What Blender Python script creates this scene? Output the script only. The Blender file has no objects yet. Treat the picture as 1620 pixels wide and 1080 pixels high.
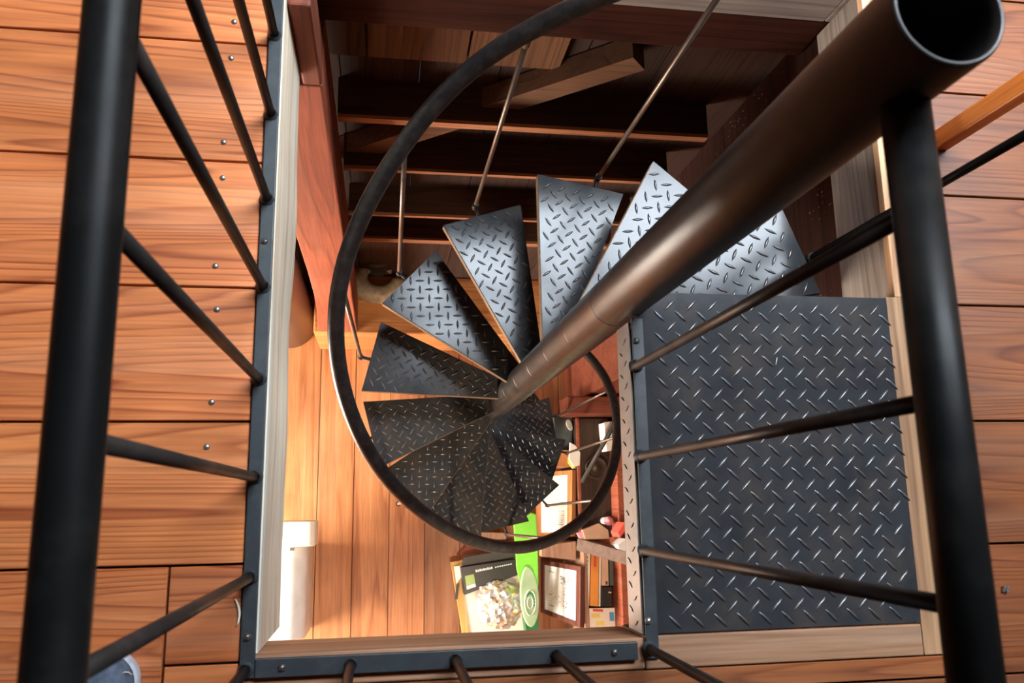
import bpy, bmesh, math, random
from mathutils import Vector, Matrix, noise
random.seed(7)
S = bpy.context.scene
COL = S.collection
PI = math.pi
R = math.radians

# ------------------------------------------------------------------ camera
RC = ((0.9877, -0.0162, 0.1558), (0.0147, -0.9806, -0.1954), (0.1559, 0.1953, -0.9683))
FPX = 1277.56
HC = 1.5
right = Vector(RC[0]).normalized()
back = -Vector(RC[2]); back = (back - right*back.dot(right)).normalized()
up = back.cross(right)
cam_d = bpy.data.cameras.new('camera'); cam = bpy.data.objects.new('camera', cam_d); COL.objects.link(cam)
cam.matrix_world = Matrix(((right.x, up.x, back.x, 0), (right.y, up.y, back.y, 0), (right.z, up.z, back.z, HC), (0, 0, 0, 1)))
cam_d.sensor_width = 36; cam_d.lens = FPX/1620*36
cam_d.clip_start = 0.02
cam_d.dof.use_dof = True; cam_d.dof.focus_distance = 2.3; cam_d.dof.aperture_fstop = 7.0
S.camera = cam

def ray(px, py):
    return (right*((px-810)/FPX) + up*(-(py-540)/FPX) - back)
def at(px, py, v, ax=2):
    """where the sight line through a picture point meets the plane x/y/z = v"""
    d = ray(px, py); o = Vector((0, 0, HC)); t = (v-o[ax])/d[ax]
    return o + d*t

# ------------------------------------------------------------------ helpers
def tag(o, label=None, cat=None, group=None, kind=None):
    if label: o['label'] = label
    if cat: o['category'] = cat
    if group: o['group'] = group
    if kind: o['kind'] = kind
    return o
def empty(name, loc=(0, 0, 0), rz=0, label=None, cat=None, group=None, kind=None):
    o = bpy.data.objects.new(name, None); COL.objects.link(o); o.location = loc; o.rotation_euler = (0, 0, rz)
    o.empty_display_size = .05
    return tag(o, label, cat, group, kind)
def obj(name, bm, m, parent=None, smooth=False, bevel=0, label=None, cat=None, group=None, kind=None, seg=2):
    if not bm.loops.layers.float_color.get('tint'):
        l = tlay(bm); t = (len(bm.verts)*.137 % 1, 1, .4, 1)
        for f in bm.faces:
            for lp in f.loops: lp[l] = t
    me = bpy.data.meshes.new(name); bm.normal_update(); bm.to_mesh(me); bm.free()
    o = bpy.data.objects.new(name, me); COL.objects.link(o)
    for x in (m if isinstance(m, (list, tuple)) else [m]): me.materials.append(x)
    if smooth:
        for p in me.polygons: p.use_smooth = True
    if parent: o.parent = parent
    if bevel:
        b = o.modifiers.new('bevel', 'BEVEL'); b.width = bevel; b.segments = seg; b.limit_method = 'ANGLE'; b.angle_limit = R(40)
    return tag(o, label, cat, group, kind)
def struct(name, bm, m, **k): return obj(name, bm, m, kind='structure', **k)

def tlay(bm):
    l = bm.loops.layers.float_color.get('tint')
    return l or bm.loops.layers.float_color.new('tint')
def box(bm, lo, hi, tint=None, mi=0, M=None):
    vs = [bm.verts.new((x, y, z)) for x in (lo[0], hi[0]) for y in (lo[1], hi[1]) for z in (lo[2], hi[2])]
    if M is not None:
        for v in vs: v.co = M @ v.co
    F = [(0, 1, 3, 2), (4, 6, 7, 5), (0, 4, 5, 1), (2, 3, 7, 6), (0, 2, 6, 4), (1, 5, 7, 3)]
    l = tlay(bm) if tint is not None else None
    for f in F:
        fc = bm.faces.new([vs[i] for i in f]); fc.material_index = mi
        if l:
            for lp in fc.loops: lp[l] = (tint[0], tint[1], tint[2] if len(tint) > 2 else 0, 1)
    return vs
def rt(lo=.85, hi=1.12, warm=.5): return (random.random(), random.uniform(lo, hi), random.random())
def prism(bm, pts, z0, z1, mi=0, tint=None):
    """pts 2D ccw polygon, extruded between z0 and z1 (numbers or per-point functions)"""
    n = len(pts)
    a = [bm.verts.new((p[0], p[1], z0)) for p in pts]; b = [bm.verts.new((p[0], p[1], z1)) for p in pts]
    fs = [bm.faces.new(a[::-1]), bm.faces.new(b)] + [bm.faces.new((a[i], a[(i+1) % n], b[(i+1) % n], b[i])) for i in range(n)]
    l = tlay(bm) if tint is not None else None
    for f in fs:
        f.material_index = mi
        if l:
            for lp in f.loops: lp[l] = (tint[0], tint[1], tint[2], 1)
def slab(bm, top, th, mi=0, tint=None, down=None):
    """3D polygon (list of Vector) given a thickness along its normal"""
    n = len(top); N = (top[1]-top[0]).cross(top[2]-top[0]).normalized()
    if N.z < 0: N = -N
    if down: N = -Vector(down)
    a = [bm.verts.new(p) for p in top]; b = [bm.verts.new(p - N*th) for p in top]
    fs = [bm.faces.new(a), bm.faces.new(b[::-1])] + [bm.faces.new((a[i], b[i], b[(i+1) % n], a[(i+1) % n])) for i in range(n)]
    l = tlay(bm) if tint is not None else None
    for f in fs:
        f.material_index = mi
        if l:
            for lp in f.loops: lp[l] = (tint[0], tint[1], tint[2], 1)
    bmesh.ops.recalc_face_normals(bm, faces=fs)
def tube(bm, pts, r, n=16, cap=True, mi=0, rs=None):
    pts = [Vector(p) for p in pts]; rings = []; m = len(pts)
    T = []
    for i in range(m):
        d = pts[min(i+1, m-1)] - pts[max(i-1, 0)]; T.append(d.normalized())
    u = T[0].orthogonal().normalized()
    for i in range(m):
        u = (u - T[i]*u.dot(T[i])).normalized(); w = T[i].cross(u); rr = rs[i] if rs else r
        rings.append([bm.verts.new(pts[i] + (u*math.cos(2*PI*k/n) + w*math.sin(2*PI*k/n))*rr) for k in range(n)])
    for i in range(m-1):
        for k in range(n):
            f = bm.faces.new((rings[i][k], rings[i][(k+1) % n], rings[i+1][(k+1) % n], rings[i+1][k])); f.smooth = True; f.material_index = mi
    if cap:
        for rg in (rings[0][::-1], rings[-1]):
            f = bm.faces.new(rg); f.material_index = mi
def lathe(bm, c, prof, n=40, mi=0):
    """prof list of (r, z) from one end to the other around the vertical through c"""
    rings = []
    for r, z in prof:
        if r <= 1e-5: rings.append([bm.verts.new((c[0], c[1], z))])
        else: rings.append([bm.verts.new((c[0]+r*math.cos(2*PI*k/n), c[1]+r*math.sin(2*PI*k/n), z)) for k in range(n)])
    for a, b in zip(rings, rings[1:]):
        for k in range(n):
            k2 = (k+1) % n
            if len(a) == 1 and len(b) == 1: continue
            vs = (a[0], b[k], b[k2]) if len(a) == 1 else (a[k], a[k2], b[0]) if len(b) == 1 else (a[k], a[k2], b[k2], b[k])
            f = bm.faces.new(vs); f.smooth = True; f.material_index = mi
def autosmooth(o, ang=35):
    me = o.data
    for p in me.polygons: p.use_smooth = True
    bm = bmesh.new(); bm.from_mesh(me)
    for e in bm.edges:
        if len(e.link_faces) == 2 and e.calc_face_angle(0) > R(ang): e.smooth = False
    bm.to_mesh(me); bm.free()

# ------------------------------------------------------------------ materials
def newmat(name):
    m = bpy.data.materials.new(name); m.use_nodes = True; nt = m.node_tree; nt.nodes.clear()
    out = nt.nodes.new('ShaderNodeOutputMaterial'); b = nt.nodes.new('ShaderNodeBsdfPrincipled'); nt.links.new(b.outputs[0], out.inputs[0])
    return m, nt, b
def N(nt, t, **k):
    n = nt.nodes.new(t)
    for a, v in k.items():
        if a in ('inp',):
            for i, x in v.items(): n.inputs[i].default_value = x
        else: setattr(n, a, v)
    return n
def ramp(nt, fac, stops, interp='LINEAR'):
    r = nt.nodes.new('ShaderNodeValToRGB'); nt.links.new(fac, r.inputs[0]); e = r.color_ramp; e.interpolation = interp
    while len(e.elements) < len(stops): e.elements.new(.5)
    for el, (p, c) in zip(e.elements, stops): el.position = p; el.color = (*c, 1) if len(c) == 3 else c
    return r.outputs[0]
def mix(nt, a, b, fac, mode='MIX'):
    m = nt.nodes.new('ShaderNodeMix'); m.data_type = 'RGBA'; m.blend_type = mode
    for s, v in ((m.inputs[0], fac), (m.inputs[6], a), (m.inputs[7], b)):
        if hasattr(v, 'links') or hasattr(v, 'is_linked'): nt.links.new(v, s)
        else: s.default_value = (*v, 1) if isinstance(v, tuple) and len(v) == 3 else v
    return m.outputs[2]
def math_(nt, op, a, b=0.0):
    m = nt.nodes.new('ShaderNodeMath'); m.operation = op
    for s, v in ((m.inputs[0], a), (m.inputs[1], b)):
        if hasattr(v, 'is_linked'): nt.links.new(v, s)
        else: s.default_value = v
    return m.outputs[0]

def wood(name, light, dark, axis=0, scale=1.0, rough=.5, ring=1.0, bump=.15, spec=.35, knots=.6, wear=None, wearamt=.5, stretch=14, coat=0):
    m, nt, b = newmat(name)
    tc = N(nt, 'ShaderNodeTexCoord'); at_ = N(nt, 'ShaderNodeAttribute', attribute_name='tint')
    sep = N(nt, 'ShaderNodeSeparateColor'); nt.links.new(at_.outputs['Color'], sep.inputs[0])
    off = N(nt, 'ShaderNodeCombineXYZ')
    for i, k in enumerate((7.3, 3.1, 5.7)): nt.links.new(math_(nt, 'MULTIPLY', sep.outputs[0], k), off.inputs[i])
    add = N(nt, 'ShaderNodeVectorMath', operation='ADD'); nt.links.new(tc.outputs['Object'], add.inputs[0]); nt.links.new(off.outputs[0], add.inputs[1])
    sc = [scale*stretch]*3; sc[axis] = scale*.55
    mp = N(nt, 'ShaderNodeMapping'); mp.inputs['Scale'].default_value = sc; nt.links.new(add.outputs[0], mp.inputs[0])
    n1 = N(nt, 'ShaderNodeTexNoise', inp={'Scale': 1.0, 'Detail': 6.0, 'Roughness': .55, 'Distortion': .35}); nt.links.new(mp.outputs[0], n1.inputs[0])
    # annual rings: bands of a slowly wandering field
    sc2 = [scale*6.0]*3; sc2[axis] = scale*.26
    mp2 = N(nt, 'ShaderNodeMapping'); mp2.inputs['Scale'].default_value = sc2; nt.links.new(add.outputs[0], mp2.inputs[0])
    n2 = N(nt, 'ShaderNodeTexNoise', inp={'Scale': 1.0, 'Detail': 1.6, 'Roughness': .4, 'Distortion': .1}); nt.links.new(mp2.outputs[0], n2.inputs[0])
    rings = math_(nt, 'FRACT', math_(nt, 'MULTIPLY', n2.outputs[0], 17.0*ring))
    rv = ramp(nt, rings, [(0, (0, 0, 0)), (.55, (.35,)*3), (.85, (1, 1, 1)), (1, (0, 0, 0))])
    f = math_(nt, 'ADD', math_(nt, 'MULTIPLY', n1.outputs[0], .62), math_(nt, 'MULTIPLY', rv, .33))
    mid = tuple((l*.62+d*.38) for l, d in zip(light, dark))
    c = ramp(nt, f, [(.22, light), (.48, mid), (.74, dark)])
    # fine pores
    sc3 = [scale*150]*3; sc3[axis] = scale*5
    mp3 = N(nt, 'ShaderNodeMapping'); mp3.inputs['Scale'].default_value = sc3; nt.links.new(add.outputs[0], mp3.inputs[0])
    n3 = N(nt, 'ShaderNodeTexNoise', inp={'Scale': 1.0, 'Detail': 2.0}); nt.links.new(mp3.outputs[0], n3.inputs[0])
    c = mix(nt, c, ramp(nt, n3.outputs[0], [(.35, (.72,)*3), (.6, (1, 1, 1))]), .8, 'MULTIPLY')
    # broad blotches
    n4 = N(nt, 'ShaderNodeTexNoise', inp={'Scale': 2.3*scale, 'Detail': 3.0}); nt.links.new(add.outputs[0], n4.inputs[0])
    c = mix(nt, c, ramp(nt, n4.outputs[0], [(.3, (.72, .66, .62)), (.65, (1.1, 1.08, 1.05))]), .75, 'MULTIPLY')
    if wear:
        n5 = N(nt, 'ShaderNodeTexNoise', inp={'Scale': 9.0, 'Detail': 5.0, 'Roughness': .65}); nt.links.new(mp2.outputs[0], n5.inputs[0])
        n5.inputs['Scale'].default_value = 2.0
        c = mix(nt, c, wear, math_(nt, 'MULTIPLY', ramp(nt, n5.outputs[0], [(.5, (0, 0, 0)), (.68, (1, 1, 1))]), wearamt))
    # board tint: brightness in g, redness in b
    g = N(nt, 'ShaderNodeCombineColor')
    gg = sep.outputs[1]
    nt.links.new(math_(nt, 'MULTIPLY', gg, 1.0), g.inputs[0])
    nt.links.new(math_(nt, 'MULTIPLY', gg, math_(nt, 'SUBTRACT', 1.04, math_(nt, 'MULTIPLY', sep.outputs[2], .16))), g.inputs[1])
    nt.links.new(math_(nt, 'MULTIPLY', gg, math_(nt, 'SUBTRACT', 1.06, math_(nt, 'MULTIPLY', sep.outputs[2], .2))), g.inputs[2])
    c = mix(nt, c, g.outputs[0], 1.0, 'MULTIPLY')
    nt.links.new(c, b.inputs['Base Color'])
    nt.links.new(math_(nt, 'ADD', math_(nt, 'MULTIPLY', n1.outputs[0], .3), rough-.12), b.inputs['Roughness'])
    b.inputs['Specular IOR Level'].default_value = spec
    if coat: b.inputs['Coat Weight'].default_value = coat; b.inputs['Coat Roughness'].default_value = .25
    bp = N(nt, 'ShaderNodeBump', inp={'Strength': bump, 'Distance': .004}); nt.links.new(math_(nt, 'ADD', f, math_(nt, 'MULTIPLY', n3.outputs[0], .3)), bp.inputs['Height']); nt.links.new(bp.outputs[0], b.inputs['Normal'])
    return m

def metal(name, base, rough=.4, metallic=1.0, patina=None, pamt=.5, pscale=6, bump=.05, spec=.5, scratch=0, rvar=.2):
    m, nt, b = newmat(name)
    tc = N(nt, 'ShaderNodeTexCoord')
    n = N(nt, 'ShaderNodeTexNoise', inp={'Scale': pscale, 'Detail': 6.0, 'Roughness': .6}); nt.links.new(tc.outputs['Object'], n.inputs[0])
    c = ramp(nt, n.outputs[0], [(.3, tuple(x*.75 for x in base)), (.7, tuple(x*1.2 for x in base))])
    if patina:
        n2 = N(nt, 'ShaderNodeTexNoise', inp={'Scale': pscale*1.7, 'Detail': 8.0, 'Roughness': .7}); nt.links.new(tc.outputs['Object'], n2.inputs[0])
        c = mix(nt, c, patina, math_(nt, 'MULTIPLY', ramp(nt, n2.outputs[0], [(.46, (0, 0, 0)), (.66, (1, 1, 1))]), pamt))
    if scratch:
        mp = N(nt, 'ShaderNodeMapping'); mp.inputs['Scale'].default_value = (60, 60, 4); nt.links.new(tc.outputs['Object'], mp.inputs[0])
        n3 = N(nt, 'ShaderNodeTexNoise', inp={'Scale': 3.0, 'Detail': 4.0}); nt.links.new(mp.outputs[0], n3.inputs[0])
        c = mix(nt, c, tuple(min(1, x*2.2) for x in base), math_(nt, 'MULTIPLY', ramp(nt, n3.outputs[0], [(.6, (0, 0, 0)), (.72, (1, 1, 1))]), scratch))
    nt.links.new(c, b.inputs['Base Color'])
    b.inputs['Metallic'].default_value = metallic
    n4 = N(nt, 'ShaderNodeTexNoise', inp={'Scale': 18.0, 'Detail': 5.0}); nt.links.new(tc.outputs['Object'], n4.inputs[0])
    nt.links.new(math_(nt, 'ADD', math_(nt, 'MULTIPLY', n4.outputs[0], rvar), rough-rvar*.5), b.inputs['Roughness'])
    b.inputs['Specular IOR Level'].default_value = spec
    bp = N(nt, 'ShaderNodeBump', inp={'Strength': bump, 'Distance': .002}); nt.links.new(n4.outputs[0], bp.inputs['Height']); nt.links.new(bp.outputs[0], b.inputs['Normal'])
    return m
def plain(name, c, rough=.6, spec=.4, var=.12, scale=8, metallic=0, bump=0.0):
    m, nt, b = newmat(name)
    tc = N(nt, 'ShaderNodeTexCoord'); n = N(nt, 'ShaderNodeTexNoise', inp={'Scale': scale, 'Detail': 4.0}); nt.links.new(tc.outputs['Object'], n.inputs[0])
    col = ramp(nt, n.outputs[0], [(.3, tuple(x*(1-var) for x in c)), (.7, tuple(min(1, x*(1+var)) for x in c))])
    nt.links.new(col, b.inputs['Base Color']); b.inputs['Roughness'].default_value = rough; b.inputs['Specular IOR Level'].default_value = spec
    b.inputs['Metallic'].default_value = metallic
    if bump:
        bp = N(nt, 'ShaderNodeBump', inp={'Strength': bump, 'Distance': .003}); nt.links.new(n.outputs[0], bp.inputs['Height']); nt.links.new(bp.outputs[0], b.inputs['Normal'])
    return m
def emis(name, c, s):
    m, nt, b = newmat(name); b.inputs['Base Color'].default_value = (*c, 1); b.inputs['Emission Color'].default_value = (*c, 1); b.inputs['Emission Strength'].default_value = s
    return m

M = {}
M['floor'] = wood('floor_boards', (.76, .262, .083), (.27, .052, .014), axis=0, rough=.42, ring=2.3, wear=(.78, .38, .19), wearamt=.3, stretch=13, bump=.12, spec=.45)
M['pale_y'] = wood('pale_lumber_y', (.88, .78, .60), (.60, .47, .32), axis=1, rough=.7, ring=.6, wear=(.72, .76, .68), wearamt=.7)
M['trim_x'] = wood('trim_board_x', (.40, .20, .10), (.18, .075, .035), axis=0, rough=.65, wear=(.50, .34, .23), wearamt=.5)
M['trim_y'] = wood('trim_board_y', (.44, .25, .125), (.24, .12, .06), axis=1, rough=.65, wear=(.66, .44, .27), wearamt=.6)
M['grey_y'] = wood('grey_joist_y', (.34, .30, .26), (.17, .14, .12), axis=1, rough=.75, stretch=22, wear=(.42, .38, .33), wearamt=.6)
M['grey_x'] = wood('grey_header_x', (.24, .22, .21), (.12, .10, .10), axis=0, rough=.75, wear=(.32, .30, .28), wearamt=.6)
M['beam_x'] = wood('old_beam_x', (.055, .017, .009), (.022, .006, .004), axis=0, rough=.85, spec=.1, wear=(.06, .024, .014), wearamt=.4)
M['beam_y'] = wood('old_beam_y', (.23, .075, .04), (.09, .026, .015), axis=1, rough=.7)
M['post_z'] = wood('old_post_z', (.40, .105, .05), (.18, .045, .022), axis=2, rough=.65, wear=(.40, .16, .09), wearamt=.5)
M['redbeam_x'] = wood('red_beam_x', (.25, .07, .035), (.12, .028, .015), axis=0, rough=.6)
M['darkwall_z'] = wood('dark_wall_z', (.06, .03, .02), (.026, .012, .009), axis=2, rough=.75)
M['panel_z'] = wood('dark_panel_z', (.055, .032, .02), (.028, .016, .011), axis=1, rough=.7, wear=(.07, .035, .025), wearamt=.3)
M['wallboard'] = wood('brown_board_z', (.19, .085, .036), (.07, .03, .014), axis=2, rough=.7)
M['brace'] = wood('brace_x', (.19, .095, .05), (.11, .05, .026), axis=0, rough=.7, ring=.5)
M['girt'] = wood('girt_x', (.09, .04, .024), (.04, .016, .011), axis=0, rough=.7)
M['girt_edge'] = wood('girt_lit_edge_x', (.50, .23, .11), (.28, .11, .05), axis=0, rough=.7)  # girt wood again in a paler tone, for the light on the front edges
M['lower'] = wood('lower_floor_boards', (.66, .30, .125), (.38, .135, .05), axis=1, rough=.42, ring=.5, wear=(.70, .38, .20), wearamt=.5, bump=.06)
M['sill'] = wood('sill_x', (.72, .33, .11), (.38, .12, .04), axis=0, rough=.5, ring=.7)
M['orange'] = wood('orange_stained_z', (.78, .26, .045), (.52, .13, .018), axis=2, rough=.4, ring=.35, bump=.04)
M['frame_o'] = wood('orange_frame', (.60, .26, .09), (.34, .11, .03), axis=1, rough=.4, ring=.4)
M['frame_d'] = wood('dark_frame', (.16, .055, .04), (.07, .022, .016), axis=1, rough=.35, ring=.4)
M['frame_y'] = wood('yellow_frame', (.80, .52, .18), (.55, .32, .09), axis=1, rough=.5, ring=.4)
M['pinkwood'] = wood('pinkish_plank', (.50, .30, .20), (.30, .16, .10), axis=1, rough=.6)
M['upwall'] = wood('upper_wall', (.20, .10, .055), (.10, .045, .025), axis=0, rough=.7)
M['black'] = metal('black_painted_steel', (.0045, .005, .005), rough=.42, metallic=0, patina=(.05, .045, .04), pamt=.15, pscale=5, bump=.06, spec=.10)
M['bar'] = metal('blue_black_bar', (.020, .026, .030), rough=.5, metallic=0, patina=(.045, .052, .055), pamt=.5, pscale=14, bump=.1)
M['bal'] = metal('dark_rod_steel', (.016, .014, .013), rough=.42, metallic=0, patina=(.05, .038, .03), pamt=.4, pscale=12, spec=.2)
M['stairrod'] = metal('bare_rod_steel', (.16, .125, .10), rough=.42, metallic=.8, patina=(.22, .15, .11), pamt=.4, pscale=16)
M['helix'] = metal('worn_handrail_steel', (.028, .026, .025), rough=.32, metallic=.6, patina=(.085, .07, .065), pamt=.5, pscale=22, bump=.1)
M['pole'] = metal('pole_steel', (.060, .052, .047), rough=.34, metallic=.7, patina=(.075, .052, .040), pamt=.7, pscale=5, scratch=.35, bump=.08)
M['pole_top'] = metal('pole_paint', (.012, .011, .011), rough=.36, metallic=.1, patina=(.03, .024, .019), pamt=.4, pscale=5, bump=.06, spec=.4)
M['inner'] = metal('tube_inside', (.01, .01, .01), rough=.8, metallic=0)
M['plate'] = metal('chequer_plate', (.026, .028, .031), rough=.17, metallic=0, patina=(.062, .046, .036), pamt=.5, pscale=7, bump=.08, rvar=.08, spec=.24)
M['lug'] = metal('worn_lug_steel', (.11, .115, .12), rough=.34, metallic=.7, patina=(.13, .095, .07), pamt=.6, pscale=30, bump=.03)
M['flange'] = metal('plate_flange', (.13, .115, .105), rough=.5, metallic=.5, patina=(.15, .12, .10), pamt=.5, pscale=20)
M['edge'] = metal('rusty_edge', (.20, .14, .09), rough=.5, metallic=.5, patina=(.30, .14, .06), pamt=.7, pscale=40)
M['bolt'] = metal('bolt_head', (.16, .15, .14), rough=.4, metallic=.8)
M['zinc'] = metal('zinc_screw', (.45, .45, .42), rough=.35, metallic=.9)
M['white'] = plain('white_plastic', (.72, .71, .70), rough=.4)
M['cream'] = plain('cream_paper', (.86, .80, .70), rough=.7, var=.04)
M['paper'] = plain('white_paper', (.86, .87, .86), rough=.6, var=.03)
M['ink'] = plain('grey_ink', (.28, .29, .26), rough=.7)
M['boxblack'] = plain('black_card', (.02, .018, .017), rough=.35)
M['labelgreen'] = plain('green_label', (.36, .50, .16), rough=.5)
M['green'] = plain('lime_green', (.24, .74, .07), rough=.3, var=.08)
M['greenpale'] = plain('pale_green', (.42, .62, .36), rough=.35, var=.15)
M['greendk'] = plain('dark_green', (.03, .20, .07), rough=.4)
M['emblem'] = plain('emblem_white', (.62, .70, .62), rough=.4)
M['pink'] = plain('pink', (.85, .30, .36), rough=.6)
M['red'] = plain('red_card', (.72, .10, .07), rough=.5)
M['orangebook'] = plain('orange_book', (.85, .33, .05), rough=.5)
M['tan'] = plain('tan_cover', (.60, .42, .30), rough=.6)
M['cardboard'] = plain('cardboard', (.50, .32, .20), rough=.7)
M['divider'] = plain('grey_brown_timber', (.12, .07, .048), rough=.7, var=.3, scale=30)
M['darkitem'] = plain('dark_item', (.05, .045, .04), rough=.5)
M['greydark'] = plain('grey_dark_cloth', (.10, .11, .10), rough=.7)
M['heater'] = plain('tan_enamel', (.17, .12, .09), rough=.35, var=.06)
M['coil'] = plain('pale_duct', (.34, .27, .18), rough=.6, var=.3, scale=30)
M['blue'] = plain('blue_patch', (.12, .35, .66), rough=.5)
M['yellow'] = plain('yellow_patch', (.82, .68, .16), rough=.5)
M['denim'] = plain('blue_grey_canvas', (.08, .105, .15), rough=.8, var=.35, scale=60, bump=.4)
M['sole'] = plain('pale_rubber', (.42, .47, .52), rough=.6, var=.25, scale=40)
M['thread'] = plain('pale_thread', (.75, .70, .55), rough=.8)
M['dark_void'] = plain('dark_board', (.05, .03, .02), rough=.8)
M['ceil'] = wood('ceiling_boards', (.30, .15, .08), (.14, .06, .035), axis=0, rough=.7)

def foil():
    m, nt, b = newmat('foil')
    tc = N(nt, 'ShaderNodeTexCoord'); n = N(nt, 'ShaderNodeTexVoronoi', inp={'Scale': 45.0}); nt.links.new(tc.outputs['Object'], n.inputs[0])
    sc = N(nt, 'ShaderNodeSeparateColor'); nt.links.new(n.outputs['Color'], sc.inputs[0])
    c = ramp(nt, sc.outputs[0], [(.0, (.92, .95, .97)), (.45, (.9, .9, .9)), (.62, (.95, .72, .42)), (.8, (.55, .42, .33)), (.9, (.9, .92, .95))], 'CONSTANT')
    nt.links.new(c, b.inputs['Base Color']); b.inputs['Metallic'].default_value = .6; b.inputs['Roughness'].default_value = .25
    return m
M['foil'] = foil()
def splat():
    # dark board with a few pale flecks of old paint
    m = wood('splattered_board', (.042, .018, .013), (.02, .008, .006), axis=1, rough=.85, spec=.1)
    nt = m.node_tree; b = [n for n in nt.nodes if n.type == 'BSDF_PRINCIPLED'][0]; old = b.inputs['Base Color'].links[0].from_socket
    tc = N(nt, 'ShaderNodeTexCoord'); v = N(nt, 'ShaderNodeTexNoise', inp={'Scale': 95.0, 'Detail': 3.0}); nt.links.new(tc.outputs['Object'], v.inputs[0])
    v2 = N(nt, 'ShaderNodeTexNoise', inp={'Scale': 7.0}); nt.links.new(tc.outputs['Object'], v2.inputs[0])
    f = math_(nt, 'MULTIPLY', ramp(nt, v.outputs[0], [(.66, (0, 0, 0)), (.69, (1, 1, 1))]), ramp(nt, v2.outputs[0], [(.52, (0, 0, 0)), (.6, (1, 1, 1))]))
    nt.links.new(mix(nt, old, (.45, .30, .25), f), b.inputs['Base Color'])
    return m
M['splat'] = splat()

# ------------------------------------------------------------------ UPPER FLOOR
PITCH = .2465; Y0 = -.3435
X0, X1, YF, YN = -.234, 1.096, 1.14, -.302      # board ends round the opening
def upper_floor():
    bm = bmesh.new(); g = .0022
    ys = [Y0 + PITCH*i for i in range(-9, 14)]
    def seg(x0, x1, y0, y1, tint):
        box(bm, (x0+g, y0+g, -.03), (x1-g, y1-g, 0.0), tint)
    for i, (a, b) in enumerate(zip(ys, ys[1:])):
        if a > Y0-.01:
            if abs(a-Y0) < .01:
                # short patch board by the corner bar
                seg(-2.5, -.357, a, b, (.13, 1.0, .55)); seg(-.357, X0, a+.085, b, (.71, .92, .7)); seg(-.357, X0, a, a+.085, (.3, .85, .4))
                seg(X0, X1, a, YN, (.9, .36, .5))
            else:
                seg(-2.5, X0, a, b, (random.random(), random.uniform(.95, 1.15), random.uniform(.1, .6)))
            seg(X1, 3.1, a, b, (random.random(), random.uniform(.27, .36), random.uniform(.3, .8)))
            if b > 1.2: seg(X0, X1, max(a, 1.192), b, (random.random(), .4, .5))
        else:
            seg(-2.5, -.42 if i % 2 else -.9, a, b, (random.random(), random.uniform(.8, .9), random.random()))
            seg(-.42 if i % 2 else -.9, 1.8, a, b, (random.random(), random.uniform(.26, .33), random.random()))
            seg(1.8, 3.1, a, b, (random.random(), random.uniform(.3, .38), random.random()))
    # rough subfloor under the boards
    for lo, hi in (((-2.5, -2.5, -.06), (-.24, 3, -.034)), ((1.10, -2.5, -.06), (3.1, 3, -.034)), ((-.24, -2.5, -.06), (1.10, -.305, -.034)), ((-.24, 1.2, -.06), (1.10, 3, -.034))):
        box(bm, lo, hi, (.2, .25, .5))
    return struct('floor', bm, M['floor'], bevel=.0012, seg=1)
fl = upper_floor()
def dome(bm, c, r, h, n=10, flat=False):
    pr = [(0, c[2]+h), (r*.45, c[2]+h*.93), (r*.8, c[2]+h*.6), (r, c[2])]
    lathe(bm, c, pr[::-1], n)
nails = [(-.301, .935), (-.303, .857), (-.308, .681), (-.306, .609), (-.31, .436), (-.303, .354), (-.303, .184), (-.307, .105)]
for x, y in nails:
    bm = bmesh.new(); dome(bm, (x, y, 0), .0062, .004, 8); obj('nail_head', bm, M['zinc'], fl)

# ------------------------------------------------------------------ framing of the opening
def plank_y(name, m, x0, x1, y0, y1, z0, z1, wav=.0, steps=50, seed=0, **k):
    """board running along y whose lower inner edge (x1 side) wanders like a live edge"""
    bm = bmesh.new(); l = tlay(bm); rows = []
    for i in range(steps+1):
        y = y0 + (y1-y0)*i/steps
        w = noise.noise((seed, y*2.4, 0))*wav + noise.noise((seed+5, y*9, 0))*wav*.25
        ws = noise.noise((seed+9, y*4, 0))*wav*.10
        rows.append([bm.verts.new(p) for p in ((x0, y, z0), (x1+ws, y, z0 + w), (x1+ws*.6, y, (z0+z1)/2), (x1, y, z1), (x0, y, z1))])
    fs = [bm.faces.new(rows[0]), bm.faces.new(rows[-1][::-1])]
    for a, b in zip(rows, rows[1:]):
        for q in range(5): fs.append(bm.faces.new((a[q], b[q], b[(q+1) % 5], a[(q+1) % 5])))
    for f in fs:
        for lp in f.loops: lp[l] = (.37, 1, .3, 1)
    bmesh.ops.recalc_face_normals(bm, faces=bm.faces[:])
    return struct(name, bm, m, **k)
plank_y('trim_1', M['pale_y'], -.232, -.206, -.245, 1.14, -.31, -.0035, wav=.045, seed=2)
bm = bmesh.new(); box(bm, (-.36, -.6, -.34), (-.2335, .96, -.062), (.4, .7, .5)); struct('ceiling_beam', bm, M['beam_y'], bevel=.004)
# front header (its rosy top and inner face)
bm = bmesh.new(); box(bm, (-.2325, -.3015, -.15), (.4785, -.247, -.0035), (.2, 1.0, .45)); struct('trim_2', bm, M['trim_x'], bevel=.003)
bm = bmesh.new(); box(bm, (.4785, -.3015, -.15), (1.036, -.244, .0), (.62, .72, .2)); struct('trim_3', bm, M['trim_x'], bevel=.003)
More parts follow.
